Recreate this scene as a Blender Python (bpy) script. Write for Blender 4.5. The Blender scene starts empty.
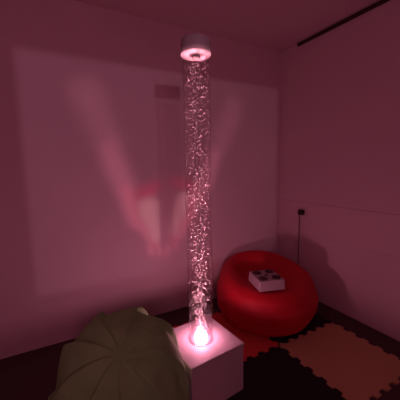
import bpy, bmesh, math, random
from mathutils import Vector, Matrix, noise
from math import sin, cos, pi, radians

random.seed(11)
S = bpy.context.scene
COL = S.collection

# ------------------------------------------------------------------ helpers
def link(o, parent=None):
    COL.objects.link(o)
    if parent is not None:
        o.parent = parent
    return o

def obj(name, bm, mat, parent=None, smooth=False, bevel=0.0, label=None):
    me = bpy.data.meshes.new(name)
    bmesh.ops.recalc_face_normals(bm, faces=bm.faces[:])
    bm.to_mesh(me); bm.free()
    if smooth:
        for p in me.polygons: p.use_smooth = True
    me.materials.append(mat)
    o = link(bpy.data.objects.new(name, me), parent)
    if bevel:
        b = o.modifiers.new('bevel', 'BEVEL'); b.width = bevel; b.segments = 3; b.limit_method = 'ANGLE'
    if label: o['label'] = label
    return o

def thing(name, label, cat, loc, rz=0.0, group=None, rot=None):
    o = bpy.data.objects.new(name, None)
    o.empty_display_size = 0.05
    o.location = loc
    o.rotation_euler = rot if rot else (0, 0, rz)
    o['label'] = label; o['category'] = cat
    if group: o['group'] = group
    return link(o)

def struct(name, bm, mat, bevel=0.0):
    o = obj(name, bm, mat, bevel=bevel); o['kind'] = 'structure'
    return o

def bx(bm, x0, x1, y0, y1, z0, z1, m=None):
    vs = [Vector((x, y, z)) for x in (x0, x1) for y in (y0, y1) for z in (z0, z1)]
    if m is not None: vs = [m @ v for v in vs]
    v = [bm.verts.new(c) for c in vs]
    for f in ((0,1,3,2),(4,6,7,5),(0,4,5,1),(2,3,7,6),(0,2,6,4),(1,5,7,3)):
        bm.faces.new([v[i] for i in f])
    return bm

def lathe(bm, prof, n=48, closed=False, m=None):
    """prof: list of (r, z); poles where r == 0; closed joins last to first."""
    rings = []
    for r, z in prof:
        if r <= 1e-7:
            p = Vector((0, 0, z)); rings.append([bm.verts.new(m @ p if m else p)])
        else:
            ring = []
            for i in range(n):
                a = 2*pi*i/n
                p = Vector((r*cos(a), r*sin(a), z)); ring.append(bm.verts.new(m @ p if m else p))
            rings.append(ring)
    pairs = list(zip(rings, rings[1:]))
    if closed: pairs.append((rings[-1], rings[0]))
    for A, B in pairs:
        for i in range(n):
            j = (i+1) % n
            if len(A) == 1 and len(B) == 1: continue
            if len(A) == 1: bm.faces.new((A[0], B[i], B[j]))
            elif len(B) == 1: bm.faces.new((A[i], A[j], B[0]))
            else: bm.faces.new((A[i], A[j], B[j], B[i]))
    return bm

def tube_path(bm, pts, r, n=8, closed=False):
    pts = [Vector(p) for p in pts]; rings = []; N = len(pts); up = None
    for i, p in enumerate(pts):
        if closed: d = (pts[(i+1) % N]-pts[i-1]).normalized()
        else: d = (pts[min(i+1, N-1)]-pts[max(i-1, 0)]).normalized()
        if up is None:
            up = Vector((0, 0, 1)) if abs(d.z) < .9 else Vector((1, 0, 0))
        up = (up - d*up.dot(d)).normalized(); s = d.cross(up)
        rings.append([bm.verts.new(p + (up*cos(2*pi*k/n)+s*sin(2*pi*k/n))*r) for k in range(n)])
    rng = range(N) if closed else range(N-1)
    for i in rng:
        A, B = rings[i], rings[(i+1) % N]
        for k in range(n):
            j = (k+1) % n
            bm.faces.new((A[k], A[j], B[j], B[k]))
    if not closed:
        bm.faces.new(rings[0]); bm.faces.new(rings[-1][::-1])
    return bm

def catmull(P, t):
    """P list of tuples; t in 0..len-1"""
    n = len(P); i = min(int(t), n-2); u = t-i
    p0, p1, p2, p3 = P[max(i-1, 0)], P[i], P[i+1], P[min(i+2, n-1)]
    return tuple(.5*((2*b)+(-a+c)*u+(2*a-5*b+4*c-d)*u*u+(-a+3*b-3*c+d)*u**3) for a, b, c, d in zip(p0, p1, p2, p3))

# ------------------------------------------------------------------ materials
def mat(name, col, rough=.6, spec=.5, bump=0.0, bscale=40, var=0.0, vscale=6, coat=0.0, sheen=0.0, detail=4):
    m = bpy.data.materials.new(name); m.use_nodes = True
    nt = m.node_tree; b = nt.nodes['Principled BSDF']
    b.inputs['Base Color'].default_value = (*col, 1)
    b.inputs['Roughness'].default_value = rough
    b.inputs['Specular IOR Level'].default_value = spec
    b.inputs['Coat Weight'].default_value = coat
    b.inputs['Sheen Weight'].default_value = sheen
    tc = nt.nodes.new('ShaderNodeTexCoord')
    if var:
        n = nt.nodes.new('ShaderNodeTexNoise'); n.inputs['Scale'].default_value = vscale; n.inputs['Detail'].default_value = detail
        nt.links.new(tc.outputs['Object'], n.inputs['Vector'])
        r = nt.nodes.new('ShaderNodeMapRange'); r.inputs['From Min'].default_value = .3; r.inputs['From Max'].default_value = .7
        r.inputs['To Min'].default_value = 1-var; r.inputs['To Max'].default_value = 1+var
        nt.links.new(n.outputs['Fac'], r.inputs['Value'])
        mx = nt.nodes.new('ShaderNodeVectorMath'); mx.operation = 'SCALE'; mx.inputs[0].default_value = col
        nt.links.new(r.outputs['Result'], mx.inputs['Scale'])
        nt.links.new(mx.outputs['Vector'], b.inputs['Base Color'])
    if bump:
        n = nt.nodes.new('ShaderNodeTexNoise'); n.inputs['Scale'].default_value = bscale; n.inputs['Detail'].default_value = 3
        nt.links.new(tc.outputs['Object'], n.inputs['Vector'])
        bp = nt.nodes.new('ShaderNodeBump'); bp.inputs['Strength'].default_value = bump; bp.inputs['Distance'].default_value = .01
        nt.links.new(n.outputs['Fac'], bp.inputs['Height']); nt.links.new(bp.outputs['Normal'], b.inputs['Normal'])
    return m

def clear(name, tint, ior, gl_rough=.03, haze=0.0):
    """thin clear plastic / water: fresnel reflection over straight transparency, with a little milky scatter"""
    m = bpy.data.materials.new(name); m.use_nodes = True
    nt = m.node_tree; nt.nodes.clear()
    out = nt.nodes.new('ShaderNodeOutputMaterial'); fr = nt.nodes.new('ShaderNodeLayerWeight'); fr.inputs['Blend'].default_value = .5
    pw = nt.nodes.new('ShaderNodeMath'); pw.operation = 'POWER'; pw.inputs[1].default_value = 4
    nt.links.new(fr.outputs['Facing'], pw.inputs[0])
    rf = nt.nodes.new('ShaderNodeMapRange'); f0 = ((ior-1)/(ior+1))**2
    rf.inputs['To Min'].default_value = f0; rf.inputs['To Max'].default_value = min(1, 3*(ior-1)**1.2 if ior < 1.2 else .9)
    nt.links.new(pw.outputs[0], rf.inputs['Value'])
    tr = nt.nodes.new('ShaderNodeBsdfTransparent'); tr.inputs['Color'].default_value = (*tint, 1)
    gl = nt.nodes.new('ShaderNodeBsdfGlossy'); gl.inputs['Roughness'].default_value = gl_rough
    mx = nt.nodes.new('ShaderNodeMixShader')
    nt.links.new(rf.outputs[0], mx.inputs['Fac'])
    base = tr
    if haze:
        df = nt.nodes.new('ShaderNodeBsdfTranslucent'); df.inputs['Color'].default_value = (.95, .95, .95, 1)
        d2 = nt.nodes.new('ShaderNodeBsdfDiffuse'); d2.inputs['Color'].default_value = (.95, .95, .95, 1)
        m1 = nt.nodes.new('ShaderNodeMixShader'); nt.links.new(df.outputs[0], m1.inputs[1]); nt.links.new(d2.outputs[0], m1.inputs[2])
        m2 = nt.nodes.new('ShaderNodeMixShader'); m2.inputs['Fac'].default_value = haze
        nt.links.new(tr.outputs[0], m2.inputs[1]); nt.links.new(m1.outputs[0], m2.inputs[2]); base = m2
    nt.links.new(base.outputs[0], mx.inputs[1]); nt.links.new(gl.outputs[0], mx.inputs[2])
    nt.links.new(mx.outputs[0], out.inputs[0])
    return m

def emit(name, col, k):
    m = bpy.data.materials.new(name); m.use_nodes = True
    nt = m.node_tree; nt.nodes.clear()
    out = nt.nodes.new('ShaderNodeOutputMaterial'); e = nt.nodes.new('ShaderNodeEmission')
    e.inputs['Color'].default_value = (*col, 1); e.inputs['Strength'].default_value = k
    nt.links.new(e.outputs[0], out.inputs[0])
    return m

M_wall = mat('wall_paint', (.72, .60, .62), .8, .2, bump=.05, bscale=60, var=.03, vscale=2)
M_ceil = mat('ceiling_paint', (.74, .60, .63), .85, .2, bump=.05, bscale=40)
M_floor = mat('floor_carpet', (.10, .07, .07), .95, .1, bump=.5, bscale=250, var=.2, vscale=60)
M_trim = mat('trunking_plastic', (.72, .58, .60), .5, .4)
M_rail = mat('dark_rail', (.05, .025, .03), .5, .3)
M_plinth = mat('plinth_laminate', (.55, .52, .52), .55, .35, bump=.12, bscale=35, var=.04, vscale=9)
M_plast = mat('white_plastic', (.85, .83, .83), .45, .4)
M_acr = clear('clear_acrylic', (.998, .996, .997), 1.14, .08)
M_lip = clear('frosted_collar', (.9, .88, .89), 1.08, .12, haze=.25)
M_ring = clear('reflection_ring', (.98, .97, .97), 1.1, .12, haze=.35)
M_water = clear('tube_water', (.93, .89, .90), 1.02, .10)
M_bub = clear('bubble_film', (.9, .9, .9), 1.3, .15, haze=.42)
M_led = emit('led_lens', (1, .30, .465), 160)
M_ledbase = mat('led_housing', (.13, .12, .125), .4, .4)
M_red = mat('red_vinyl', (.56, .007, .022), .6, .4, bump=.12, bscale=22, var=.08, vscale=7)
M_redpipe = mat('red_piping', (.46, .008, .02), .45, .5)
M_green = mat('olive_cotton', (.27, .56, .21), .9, .15, bump=.25, bscale=180, var=.10, vscale=10)
M_lid = mat('lid_plastic', (.36, .33, .335), .5, .3)
M_box = mat('pale_box_plastic', (.48, .42, .43), .45, .4)
M_btn = mat('dark_button', (.045, .012, .02), .35, .5)
M_black = mat('black_plastic', (.015, .010, .012), .4, .4)
M_fblack = mat('black_foam', (.022, .018, .02), .85, .2, bump=.3, bscale=220)
M_fred = mat('red_foam', (.72, .085, .07), .85, .2, bump=.3, bscale=220)
M_forange = mat('orange_foam', (.56, .40, .20), .85, .2, bump=.3, bscale=220)

# ------------------------------------------------------------------ room frame
ANG = radians(28)                        # direction of the back wall in plan
W = Vector((cos(ANG), sin(ANG), 0))      # along the back wall, to the right
N = Vector((sin(ANG), -cos(ANG), 0))     # out of the back wall into the room
C = Vector((.8876, 3.0, 0))              # the far right corner of the room
H = 2.511
RM = Matrix(((W.x, N.x, 0, C.x), (W.y, N.y, 0, C.y), (0, 0, 1, 0), (0, 0, 0, 1)))  # (a along W, b along N, z)
SW, SD = 3.3, 4.0                        # room size along the back wall / out from it

def room_box(name, a0, a1, b0, b1, z0, z1, m, bevel=0):
    return struct(name, bx(bmesh.new(), a0, a1, b0, b1, z0, z1, RM), m, bevel)

room_box('wall_back', -SW-.1, .1, -.1, 0, -.1, H+.1, M_wall)
room_box('wall_right', 0, .1, 0, SD+.1, -.1, H+.1, M_wall)
room_box('wall_left', -SW-.1, -SW, 0, SD+.1, -.1, H+.1, M_wall)
room_box('wall_front', -SW, 0, SD, SD+.1, -.1, H+.1, M_wall)
room_box('ceiling', -SW, 0, 0, SD, H, H+.1, M_ceil)
room_box('floor', -SW, 0, 0, SD, -.1, 0, M_floor)
room_box('trim_1', -.010, 0, .001, SD, .64, .957, M_trim, .003)       # dado board on the right wall
room_box('trim_2', -.020, 0, .22, SD, H-.030, H-.004, M_rail, .003)   # dark rail under the ceiling

# ------------------------------------------------------------------ foam mats (jigsaw tiles)
TP = Vector((.5656, 1.8505, 0)); TS = .6; TT = .012
TM = Matrix(((W.x, -N.x, 0, TP.x), (W.y, -N.y, 0, TP.y), (0, 0, 1, 0), (0, 0, 0, 1)))  # a right, b away
NT = 12
def edge_pts(flip):
    """teeth along one edge from 0 to TS: (along, offset)"""
    pr = TS/NT; am = .012; pts = [(0, 0)]
    for k in range(NT):
        s = 1 if (k % 2 == 0) else -1
        if flip: s = -s
        x0 = k*pr
        pts += [(x0+.10*pr, 0), (x0+.02*pr, am*s*.9), (x0+.10*pr, am*s), (x0+.90*pr, am*s), (x0+.98*pr, am*s*.9), (x0+.90*pr, 0)] if k not in (0, NT-1) else [(x0+.3*pr, 0), (x0+.25*pr, am*s), (x0+.75*pr, am*s), (x0+.7*pr, 0)]
    pts.append((TS, 0))
    return pts
GAP = .0012
def make_tile(i, j, m, label):
    t = bmesh.new()
    E = edge_pts(False); P = []
    a0, b0 = i*TS, j*TS
    for u, o in E: P.append((a0+u, b0+o))                 # near edge
    for u, o in E[1:]: P.append((a0+TS+o, b0+u))          # right edge
    for u, o in reversed(E[:-1]): P.append((a0+u, b0+TS+o))
    for u, o in reversed(E[1:-1]): P.append((a0+o, b0+u))
    # pull the outline in a hair so neighbours meet without overlapping
    n = len(P); Q = []
    for k in range(n):
        p, q, r = Vector(P[k-1]), Vector(P[k]), Vector(P[(k+1) % n])
        d1 = (q-p).normalized(); d2 = (r-q).normalized(); nn = Vector((-(d1.y+d2.y), d1.x+d2.x))
        if nn.length < 1e-4: nn = Vector((-d1.y, d1.x))
        nn.normalize(); Q.append(q+nn*GAP)
    ca, cb = a0+TS/2, b0+TS/2
    v0 = [t.verts.new((q.x-ca, q.y-cb, 0)) for q in Q]; f = t.faces.new(v0)
    r = bmesh.ops.extrude_face_region(t, geom=[f])
    for v in r['geom']:
        if isinstance(v, bmesh.types.BMVert): v.co.z += TT
    o = obj('foam_mat', t, m)
    w = TM @ Vector((ca, cb, 0)); o.location = (w.x, w.y, .0005); o.rotation_euler = (0, 0, ANG)
    o['label'] = label; o['category'] = 'floor mat'; o['group'] = 'interlocking foam floor mats'
make_tile(-1, 0, M_fred, 'red foam jigsaw mat between the white plinth and the red beanbag')
make_tile(0, 0, M_fblack, 'black foam jigsaw mat mostly under the red beanbag')
make_tile(-1, -1, M_fblack, 'black foam jigsaw mat at bottom, toothed against the red and orange mats')
make_tile(0, -1, M_forange, 'orange brown foam jigsaw mat in front of the red beanbag at right')
make_tile(-2, 0, M_fblack, 'black foam jigsaw mat behind the white plinth')
make_tile(-2, -1, M_forange, 'orange foam jigsaw mat under the green beanbag beside the plinth')
MZ = TT + .0005

# ------------------------------------------------------------------ plinth
PC = Vector((-.0085, 1.508)); PH = .31
pl = thing('display_plinth', 'white box plinth standing under the tall bubble tube', 'plinth', (PC.x, PC.y, MZ), radians(33.5))
HS = .183; z1 = PH-MZ
obj('body', bx(bmesh.new(), -HS+.004, HS-.004, -HS+.004, HS-.004, .0, z1-.018), M_plinth, pl, bevel=.004)
obj('top_panel', bx(bmesh.new(), -HS, HS, -HS, HS, z1-.018, z1), M_plinth, pl, bevel=.004)

# ------------------------------------------------------------------ bubble tube
TR = .075; TL = 1.60                      # radius, height to the lid's underside
bt = thing('bubble_tube', 'tall clear bubble tube glowing pink on the white plinth', 'bubble tube lamp', (PC.x, PC.y, PH))
obj('base_collar', lathe(bmesh.new(), [(TR+.001, .0), (TR+.005, .0), (TR+.005, .002), (TR+.004, .003), (TR+.001, .003)], 64, True), M_lip, bt, True)
obj('acrylic_tube', lathe(bmesh.new(), [(TR, .0), (TR, TL+.004), (TR-.004, TL+.004), (TR-.004, .0)], 96, True), M_acr, bt, True)
obj('base_disc', lathe(bmesh.new(), [(0, .0), (TR-.005, .0), (TR-.005, .002), (.0355, .003), (0, .003)], 64), M_ledbase, bt)
lamp = obj('led_lamp', lathe(bmesh.new(), [(0, .0035), (.034, .0035), (.034, .024), (.030, .036), (.020, .044), (.010, .047), (0, .048)], 40), M_led, bt, True)
obj('water', lathe(bmesh.new(), [(0, .050), (TR-.006, .050), (TR-.006, TL-.012), (0, TL-.012)], 64), M_water, bt, False)
obj('lid', lathe(bmesh.new(), [(0, TL+.0045), (TR+.0035, TL+.0045), (TR+.004, TL+.006), (TR+.004, TL+.072), (TR-.002, TL+.082), (0, TL+.084)], 72), M_lid, bt, True)
q = bmesh.new()
tube_path(q, [(.019*cos(2*pi*i/32), .019*sin(2*pi*i/32), TL-.040) for i in range(32)], .0042, 8, True)
for sg in (-1, 1): tube_path(q, [(.019*sg, 0, TL-.037), (.019*sg, 0, TL+.004)], .0012, 6)
obj('led_reflection_ring', q, M_ring, bt, True)  # made-up ring imitating the LED's reflection in the water surface, struts added

# the rising bubbles: nobody could count them
bub = bmesh.new()
ico = bmesh.new(); bmesh.ops.create_icosphere(ico, subdivisions=1, radius=1)
iv = [v.co.copy() for v in ico.verts]; ifc = [[v.index for v in f.verts] for f in ico.faces]; ico.free()
def bubble(x, y, z, r, sx, sz, rot):
    m = Matrix.Translation((x, y, z)) @ rot @ Matrix.Diagonal((r*sx, r, r*sz, 1))
    vs = [bub.verts.new(m @ c) for c in iv]
    for f in ifc: bub.faces.new([vs[i] for i in f])
for k in range(2600):
    z = random.uniform(.05, TL-.02)
    h = z/TL
    core = .018 + .020*h
    wob = Vector((noise.noise((0, 0, z*5.0)), noise.noise((7, 0, z*5.0)), 0))*.018
    a = random.uniform(0, 2*pi); rr = min(abs(random.gauss(0, core)), .058)
    x, y = wob.x+rr*cos(a), wob.y+rr*sin(a)
    if z > TL-.055 and x*x+y*y < .036**2: continue
    d = math.hypot(x, y)
    if d > .060: x, y = x*.060/d, y*.060/d
    r = random.choice((.0014, .0017, .0020, .0024, .0028, .0034))
    rot = Matrix.Rotation(random.uniform(-1, 1), 4, 'Y') @ Matrix.Rotation(random.uniform(0, 6.28), 4, 'Z')
    bubble(x, y, z, r, random.uniform(1.0, 1.8), random.uniform(.6, 1.0), rot)
for k in range(800):                      # small ones clinging to the wall of the tube
    z = random.uniform(.03, TL-.03); a = random.uniform(0, 2*pi); r = random.uniform(.0010, .0022)
    bubble((TR-.0095)*cos(a), (TR-.0095)*sin(a), z, r, 1, 1, Matrix.Identity(4))
o = obj('bubbles', bub, M_bub, bt, True); o['kind'] = 'stuff'

# ------------------------------------------------------------------ red beanbag
BC = Vector((.565, 2.31)); BR = .435
rb = thing('beanbag', 'round glossy red beanbag sunk in the middle, in the corner of the room', 'beanbag', (BC.x, BC.y, MZ), 0)
def rb_prof(th):
    back = .5+.5*sin(th-radians(8))       # 1 at the far side
    h = .345+.135*back**1.3
    return [(0, 0), (.55, 0), (.80, .002), (.93, .035), (1.0, .11), (1.02, .19), (.97, h*.66), (.90, h*.86), (.79, h*.97), (.68, h*.985), (.58, h*.62+.128), (.49, .335), (.40, .330), (.2, .33), (0, .33)]
def rb_pt(th, t):
    r, z = catmull(rb_prof(th), t)
    r *= BR
    r *= 1+.018*sin(3*th+1)+.012*sin(5*th+2.1)
    p = Vector((r*cos(th), r*sin(th), max(z, 0)))
    if t > 3:
        k = noise.noise((p.x*4, p.y*4, p.z*4+3))*.012 + noise.noise((p.x*13, p.y*13, p.z*13))*.004
        if t > 11.6: k *= max(0, 1-(t-11.6))
        q = Vector((p.x, p.y, (p.z-.2)))
        if q.length > 0: p += q.normalized()*k
    p.z = max(p.z, 0)
    return p
b = bmesh.new(); NTH, NPH = 120, 84
L = len(rb_prof(0))-1
rings = []
for k in range(NPH+1):
    t = L*k/NPH
    if k in (0, NPH): rings.append([b.verts.new(rb_pt(0, t))])
    else: rings.append([b.verts.new(rb_pt(2*pi*i/NTH, t)) for i in range(NTH)])
for A, B in zip(rings, rings[1:]):
    for i in range(NTH):
        j = (i+1) % NTH
        if len(A) == 1: b.faces.new((A[0], B[j], B[i]))
        elif len(B) == 1: b.faces.new((A[i], A[j], B[0]))
        else: b.faces.new((A[i], A[j], B[j], B[i]))
obj('cover', b, M_red, rb, True)
b = bmesh.new()
tube_path(b, [rb_pt(2*pi*i/96, 4.0)*1.004 for i in range(96)], .006, 8, True)
obj('piping', b, M_redpipe, rb, True)

# ------------------------------------------------------------------ switch box on the red beanbag
sb = thing('switch_box', 'pale square switch box with four dark round buttons on the red beanbag', 'switch box', (.530, 2.112, MZ+.348), 0, rot=(0, 0, radians(12)))
bw, bd, bh = .110, .116, .084
q = bmesh.new()
vs = [(-bw, -bd, 0), (bw, -bd, 0), (bw, bd, 0), (-bw, bd, 0)]
lo = [q.verts.new(v) for v in vs]; up = [q.verts.new((x*.95, y*.95, bh)) for x, y, z in vs]
q.faces.new(lo[::-1]); q.faces.new(up)
for i in range(4):
    j = (i+1) % 4; q.faces.new((lo[i], lo[j], up[j], up[i]))
obj('case', q, M_box, sb, bevel=.008)
for (x, y) in ((-.056, .060), (.056, .060), (-.056, -.060), (.056, -.060)):
    o = obj('button', lathe(bmesh.new(), [(0, 0), (.036, 0), (.036, .006), (.031, .011), (.016, .014), (0, .0145)], 32), M_btn, sb, True)
    o.location = (x, y, bh-.001)
o = obj('indicator', lathe(bmesh.new(), [(0, 0), (.016, 0), (.015, .004), (0, .005)], 24), M_btn, sb, True)
o.location = (0, 0, bh-.001)

# ------------------------------------------------------------------ wall socket, plug and cord
def rp(t, off, z):
    return RM @ Vector((-off, t, z))
sk = thing('wall_socket', 'pale double power socket on the right wall', 'power socket', rp(.330, .010, .863), ANG)
# local axes: x = W (into the wall), y = -N
obj('faceplate', bx(bmesh.new(), -.009, 0, -.073, .073, -.043, .043), M_trim, sb if False else sk, bevel=.003)
for yy in (-.036, .036):
    o = obj('rocker_switch', bx(bmesh.new(), -.013, -.0092, -.006, .006, -.010, .010), M_trim, sk, bevel=.001)
    o.location = (0, yy*.35, .026)
s2 = bmesh.new()
for dy, dz, hw, hh in ((0, .002, .0035, .004), (-.011, -.016, .003, .0025), (.011, -.016, .003, .0025)):
    bx(s2, -.0096, -.0091, .036+dy-hw, .036+dy+hw, dz-hh, dz+hh)
obj('pin_holes', s2, M_black, sk)
pg = thing('plug', 'black plug in the wall socket with its cord hanging down', 'plug', rp(.344, .0195, .860), ANG)
q = bmesh.new()
bx(q, -.040, -.001, -.029, .029, -.026, .026)
obj('plug_body', q, M_black, pg, bevel=.008)
q = bmesh.new()
pts = []
for k in range(40):
    u = k/39
    pts.append((-.020+.004*sin(u*5), .020+.003*sin(u*4), -.0262-u*.80))
pts += [(-.030, .03, -.838), (-.06, .05, -.846), (-.10, .085, -.8475)]
tube_path(q, pts, .0042, 8)
obj('cord', q, M_black, pg, True)

# ------------------------------------------------------------------ green beanbag
GC = Vector((-.365, 1.12)); GM = .66
prof = [(0, 0), (.16, 0), (.245, .006), (.275, .05), (.290, .15), (.292, .30), (.278, .42), (.247, .52), (.190, .595), (.11, .638), (0, .650)]
axis = Vector((.10, -.38, .62)).normalized()      # where the panels gather
ctr = Vector((0, 0, .36))
e1 = axis.cross(Vector((0, 0, 1))).normalized(); e2 = axis.cross(e1)
NPL = 9
def g_pt(th, t):
    r, z = catmull(prof, t)
    p = Vector((r*cos(th), r*sin(th), max(z, 0)))
    d = p-ctr
    n = d.normalized()
    ca = max(-1, min(1, n.dot(axis))); al = math.acos(ca)
    ph = math.atan2(n.dot(e2), n.dot(e1))/(2*pi)*-NPL + .25*sin(al*2.2) + .12*noise.noise(n*2)
    fr = ph-math.floor(ph)
    saw = fr**1.6 if fr < .91 else (1-(fr-.91)/.09)*(.91**1.6)   # pleats: a slow rise and a sharp fold
    amp = .034*min(1, al/.55)*max(0, min(1, (2.0-al)/.7))
    dimple = -.035*math.exp(-(al/.22)**2)
    k = amp*(saw-.45)+dimple+.008*noise.noise(p*9)
    if z < .05: k *= max(0, z/.05)
    p = p+n*k
    p.z = max(p.z, 0)
    return p
b = bmesh.new(); NTH, NPH = 300, 180
L = len(prof)-1; rings = []
for k in range(NPH+1):
    t = L*k/NPH
    if k in (0, NPH): rings.append([b.verts.new(g_pt(0, t))])
    else: rings.append([b.verts.new(g_pt(2*pi*i/NTH, t)) for i in range(NTH)])
for A, B in zip(rings, rings[1:]):
    for i in range(NTH):
        j = (i+1) % NTH
        if len(A) == 1: b.faces.new((A[0], B[j], B[i]))
        elif len(B) == 1: b.faces.new((A[i], A[j], B[0]))
        else: b.faces.new((A[i], A[j], B[j], B[i]))
gb = obj('beanbag', b, M_green, None, True)
gb.location = (GC.x, GC.y, MZ)
gb['label'] = 'dark olive green fabric beanbag with radiating folds, left of the plinth'; gb['category'] = 'beanbag'

# ------------------------------------------------------------------ lights
# collimated LED beam that runs up inside the tube
l = bpy.data.lights.new('tube_led_beam', 'AREA'); l.shape = 'DISK'; l.size = .13; l.spread = radians(5)
l.energy = 1.55; l.color = (1, .38, .48)
o = link(bpy.data.objects.new('tube_led_beam', l)); o.location = (PC.x, PC.y, PH+.0495); o.rotation_euler = (pi, 0, 0)

# projector high behind the camera throwing a picture of cupped hands on the back wall
PS, PZ, PD = 1.94, 1.93, 3.0              # metres left of the corner, height, distance from the wall
l = bpy.data.lights.new('picture_projector', 'SPOT'); l.spot_size = radians(100); l.spot_blend = 0; l.shadow_soft_size = .03
l.energy = 1.0; l.color = (1, 1, 1); l.use_nodes = True
o = link(bpy.data.objects.new('picture_projector', l))
o.location = RM @ Vector((-PS, PD, PZ))
X = W; Z = N; Y = Vector((0, 0, 1))       # looks along -Z = towards the back wall
o.rotation_euler = Matrix((X, Y, Z)).transposed().to_euler()
nt = l.node_tree; nt.nodes.clear()
def nd(t): return nt.nodes.new(t)
def val(v):
    n = nd('ShaderNodeValue'); n.outputs[0].default_value = v; return n.outputs[0]
def mth(op, a, b=None, c=None, clampit=False):
    n = nd('ShaderNodeMath'); n.operation = op; n.use_clamp = clampit
    for i, v in enumerate((a, b, c)):
        if v is None: continue
        if isinstance(v, (int, float)): n.inputs[i].default_value = v
        else: nt.links.new(v, n.inputs[i])
    return n.outputs[0]
tc = nd('ShaderNodeTexCoord'); sp = nd('ShaderNodeSeparateXYZ'); nt.links.new(tc.outputs['Normal'], sp.inputs[0])
dz = mth('ABSOLUTE', sp.outputs['Z'])
SGN = 1.0
sx = mth('MULTIPLY', mth('DIVIDE', sp.outputs['X'], dz), SGN*PD)
sz = mth('MULTIPLY', mth('DIVIDE', sp.outputs['Y'], dz), SGN*PD)
s0 = mth('SUBTRACT', PS, sx)              # metres left of the corner on the wall
z0 = mth('ADD', PZ, sz)                   # height on the wall
# a little unevenness in the picture
cv = nd('ShaderNodeCombineXYZ'); nt.links.new(s0, cv.inputs[0]); nt.links.new(z0, cv.inputs[1])
nz = nd('ShaderNodeTexNoise'); nz.inputs['Scale'].default_value = 4; nz.inputs['Detail'].default_value = 3; nt.links.new(cv.outputs[0], nz.inputs['Vector'])
wob = mth('MULTIPLY', mth('SUBTRACT', nz.outputs['Fac'], .5), .10)
s_, z_ = mth('ADD', s0, wob), mth('SUBTRACT', z0, .03)
def smooth(v, e0, e1):
    n = nd('ShaderNodeMapRange'); n.interpolation_type = 'SMOOTHSTEP'
    nt.links.new(v, n.inputs['Value'])
    n.inputs['From Min'].default_value = e0; n.inputs['From Max'].default_value = e1
    return n.outputs['Result']
def capsule(a, b, ra, rb, soft):
    """soft mask of a tapered stroke from a to b on the wall"""
    ax, ay = a; dx, dy = b[0]-a[0], b[1]-a[1]; L2 = dx*dx+dy*dy
    px, py = mth('SUBTRACT', s_, ax), mth('SUBTRACT', z_, ay)
    t = mth('DIVIDE', mth('ADD', mth('MULTIPLY', px, dx), mth('MULTIPLY', py, dy)), L2, clampit=True)
    qx, qy = mth('SUBTRACT', px, mth('MULTIPLY', t, dx)), mth('SUBTRACT', py, mth('MULTIPLY', t, dy))
    d = mth('SQRT', mth('ADD', mth('MULTIPLY', qx, qx), mth('MULTIPLY', qy, qy)))
    d = mth('SUBTRACT', d, mth('ADD', mth('MULTIPLY', t, rb-ra), ra))
    return mth('SUBTRACT', 1.0, smooth(d, -soft, soft))
col = None
def layer(colr, mask):
    global col
    mx = nd('ShaderNodeMix'); mx.data_type = 'RGBA'
    nt.links.new(mask, mx.inputs['Factor'])
    nt.links.new(col, mx.inputs[6]); mx.inputs[7].default_value = (*colr, 1)
    col = mx.outputs[2]
bg = nd('ShaderNodeRGB'); bg.outputs[0].default_value = (.145, .066, .098, 1); col = bg.outputs[0]
def union(*ms):
    r = ms[0]
    for m_ in ms[1:]: r = mth('MAXIMUM', r, m_)
    return r
ARM, MID, HAND, RED, DUSK, PALE = (.34, .13, .19), (.66, .20, .30), (1.0, .22, .34), (.62, .03, .10), (.20, .05, .08), (1.0, .42, .48)
layer(ARM, union(capsule((1.93, 1.85), (1.66, 1.05), .12, .09, .09), capsule((.62, 1.85), (1.00, 1.05), .10, .08, .08)))
layer(MID, union(capsule((1.80, 1.45), (1.62, .90), .06, .075, .08), capsule((.82, 1.40), (1.08, .90), .05, .06, .07)))
layer(HAND, union(capsule((1.69, 1.12), (1.58, .84), .045, .06, .05), capsule((1.58, .84), (1.45, .62), .055, .035, .04),
                  capsule((1.03, 1.10), (1.14, .82), .04, .05, .05), capsule((1.14, .82), (1.29, .62), .05, .035, .04),
                  capsule((1.51, .61), (1.50, .56), .026, .024, .025), capsule((1.43, .58), (1.43, .53), .026, .024, .025),
                  capsule((1.35, .57), (1.35, .53), .026, .024, .025), capsule((1.27, .60), (1.28, .56), .026, .024, .025)))
layer(RED, union(capsule((1.56, 1.08), (1.43, 1.13), .06, .05, .05), capsule((1.28, 1.17), (1.12, 1.14), .035, .04, .04),
                 capsule((1.61, .98), (1.47, .62), .014, .022, .025), capsule((1.13, .90), (1.30, .62), .018, .02, .025)))
layer(DUSK, capsule((1.33, 1.06), (1.36, .70), .10, .03, .06))
layer(PALE, union(capsule((1.50, .95), (1.45, .70), .095, .055, .05), capsule((1.18, 1.00), (1.27, .72), .065, .04, .045)))
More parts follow.
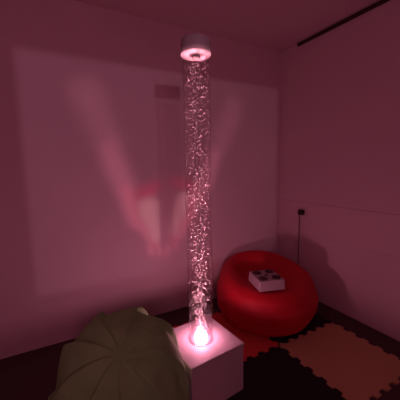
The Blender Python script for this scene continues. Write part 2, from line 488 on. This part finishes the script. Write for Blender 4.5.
ins = mth('MULTIPLY', mth('MULTIPLY', smooth(s0, .03, .06), mth('SUBTRACT', 1.0, smooth(s0, 2.36, 2.39))),
          mth('MULTIPLY', smooth(z0, .385, .415), mth('SUBTRACT', 1.0, smooth(z0, 2.12, 2.145))))
em = nd('ShaderNodeEmission'); nt.links.new(col, em.inputs['Color'])
nt.links.new(mth('MULTIPLY', ins, 120.0), em.inputs['Strength'])
out = nd('ShaderNodeOutputLight'); nt.links.new(em.outputs[0], out.inputs[0])

# added dim pink fill light, out of view at the wall behind the camera
l = bpy.data.lights.new('room_fill', 'AREA'); l.shape = 'DISK'; l.size = .6; l.energy = 6.9; l.color = (1, .27, .45)
o = link(bpy.data.objects.new('room_fill', l)); o.location = RM @ Vector((-2.6, SD-.03, 1.75)); o.rotation_euler = Matrix((X, Y, Z)).transposed().to_euler()

w = bpy.data.worlds.new('World'); S.world = w; w.use_nodes = True
w.node_tree.nodes['Background'].inputs[0].default_value = (.0, .0, .0, 1)

# ------------------------------------------------------------------ camera
cam = bpy.data.cameras.new('camera'); cam.sensor_width = 36; cam.lens = 36*270/400; cam.clip_start = .02
co = link(bpy.data.objects.new('camera', cam))
P, R = radians(7.0), radians(-1.0)
right = Vector((1, 0, 0)); fwd = Vector((0, cos(P), -sin(P))); up = Vector((0, sin(P), cos(P)))
r2 = right*cos(R)+up*sin(R); u2 = -right*sin(R)+up*cos(R)
co.matrix_world = Matrix((r2, u2, -fwd)).transposed().to_4x4()
co.location = (0, 0, 1.33)
S.camera = co
S.view_settings.view_transform = 'Standard'; S.view_settings.look = 'None'
S.view_settings.exposure = .12; S.view_settings.gamma = 1; S.view_settings.use_curve_mapping = False
S.cycles.max_bounces = 12; S.cycles.transparent_max_bounces = 48
S.cycles.diffuse_bounces = 6
S.cycles.use_denoising = True; S.cycles.use_adaptive_sampling = False
S.cycles.caustics_reflective = False; S.cycles.caustics_refractive = False
S.cycles.sample_clamp_indirect = .35; S.cycles.blur_glossy = 1.0
S.cycles.light_sampling_threshold = 0
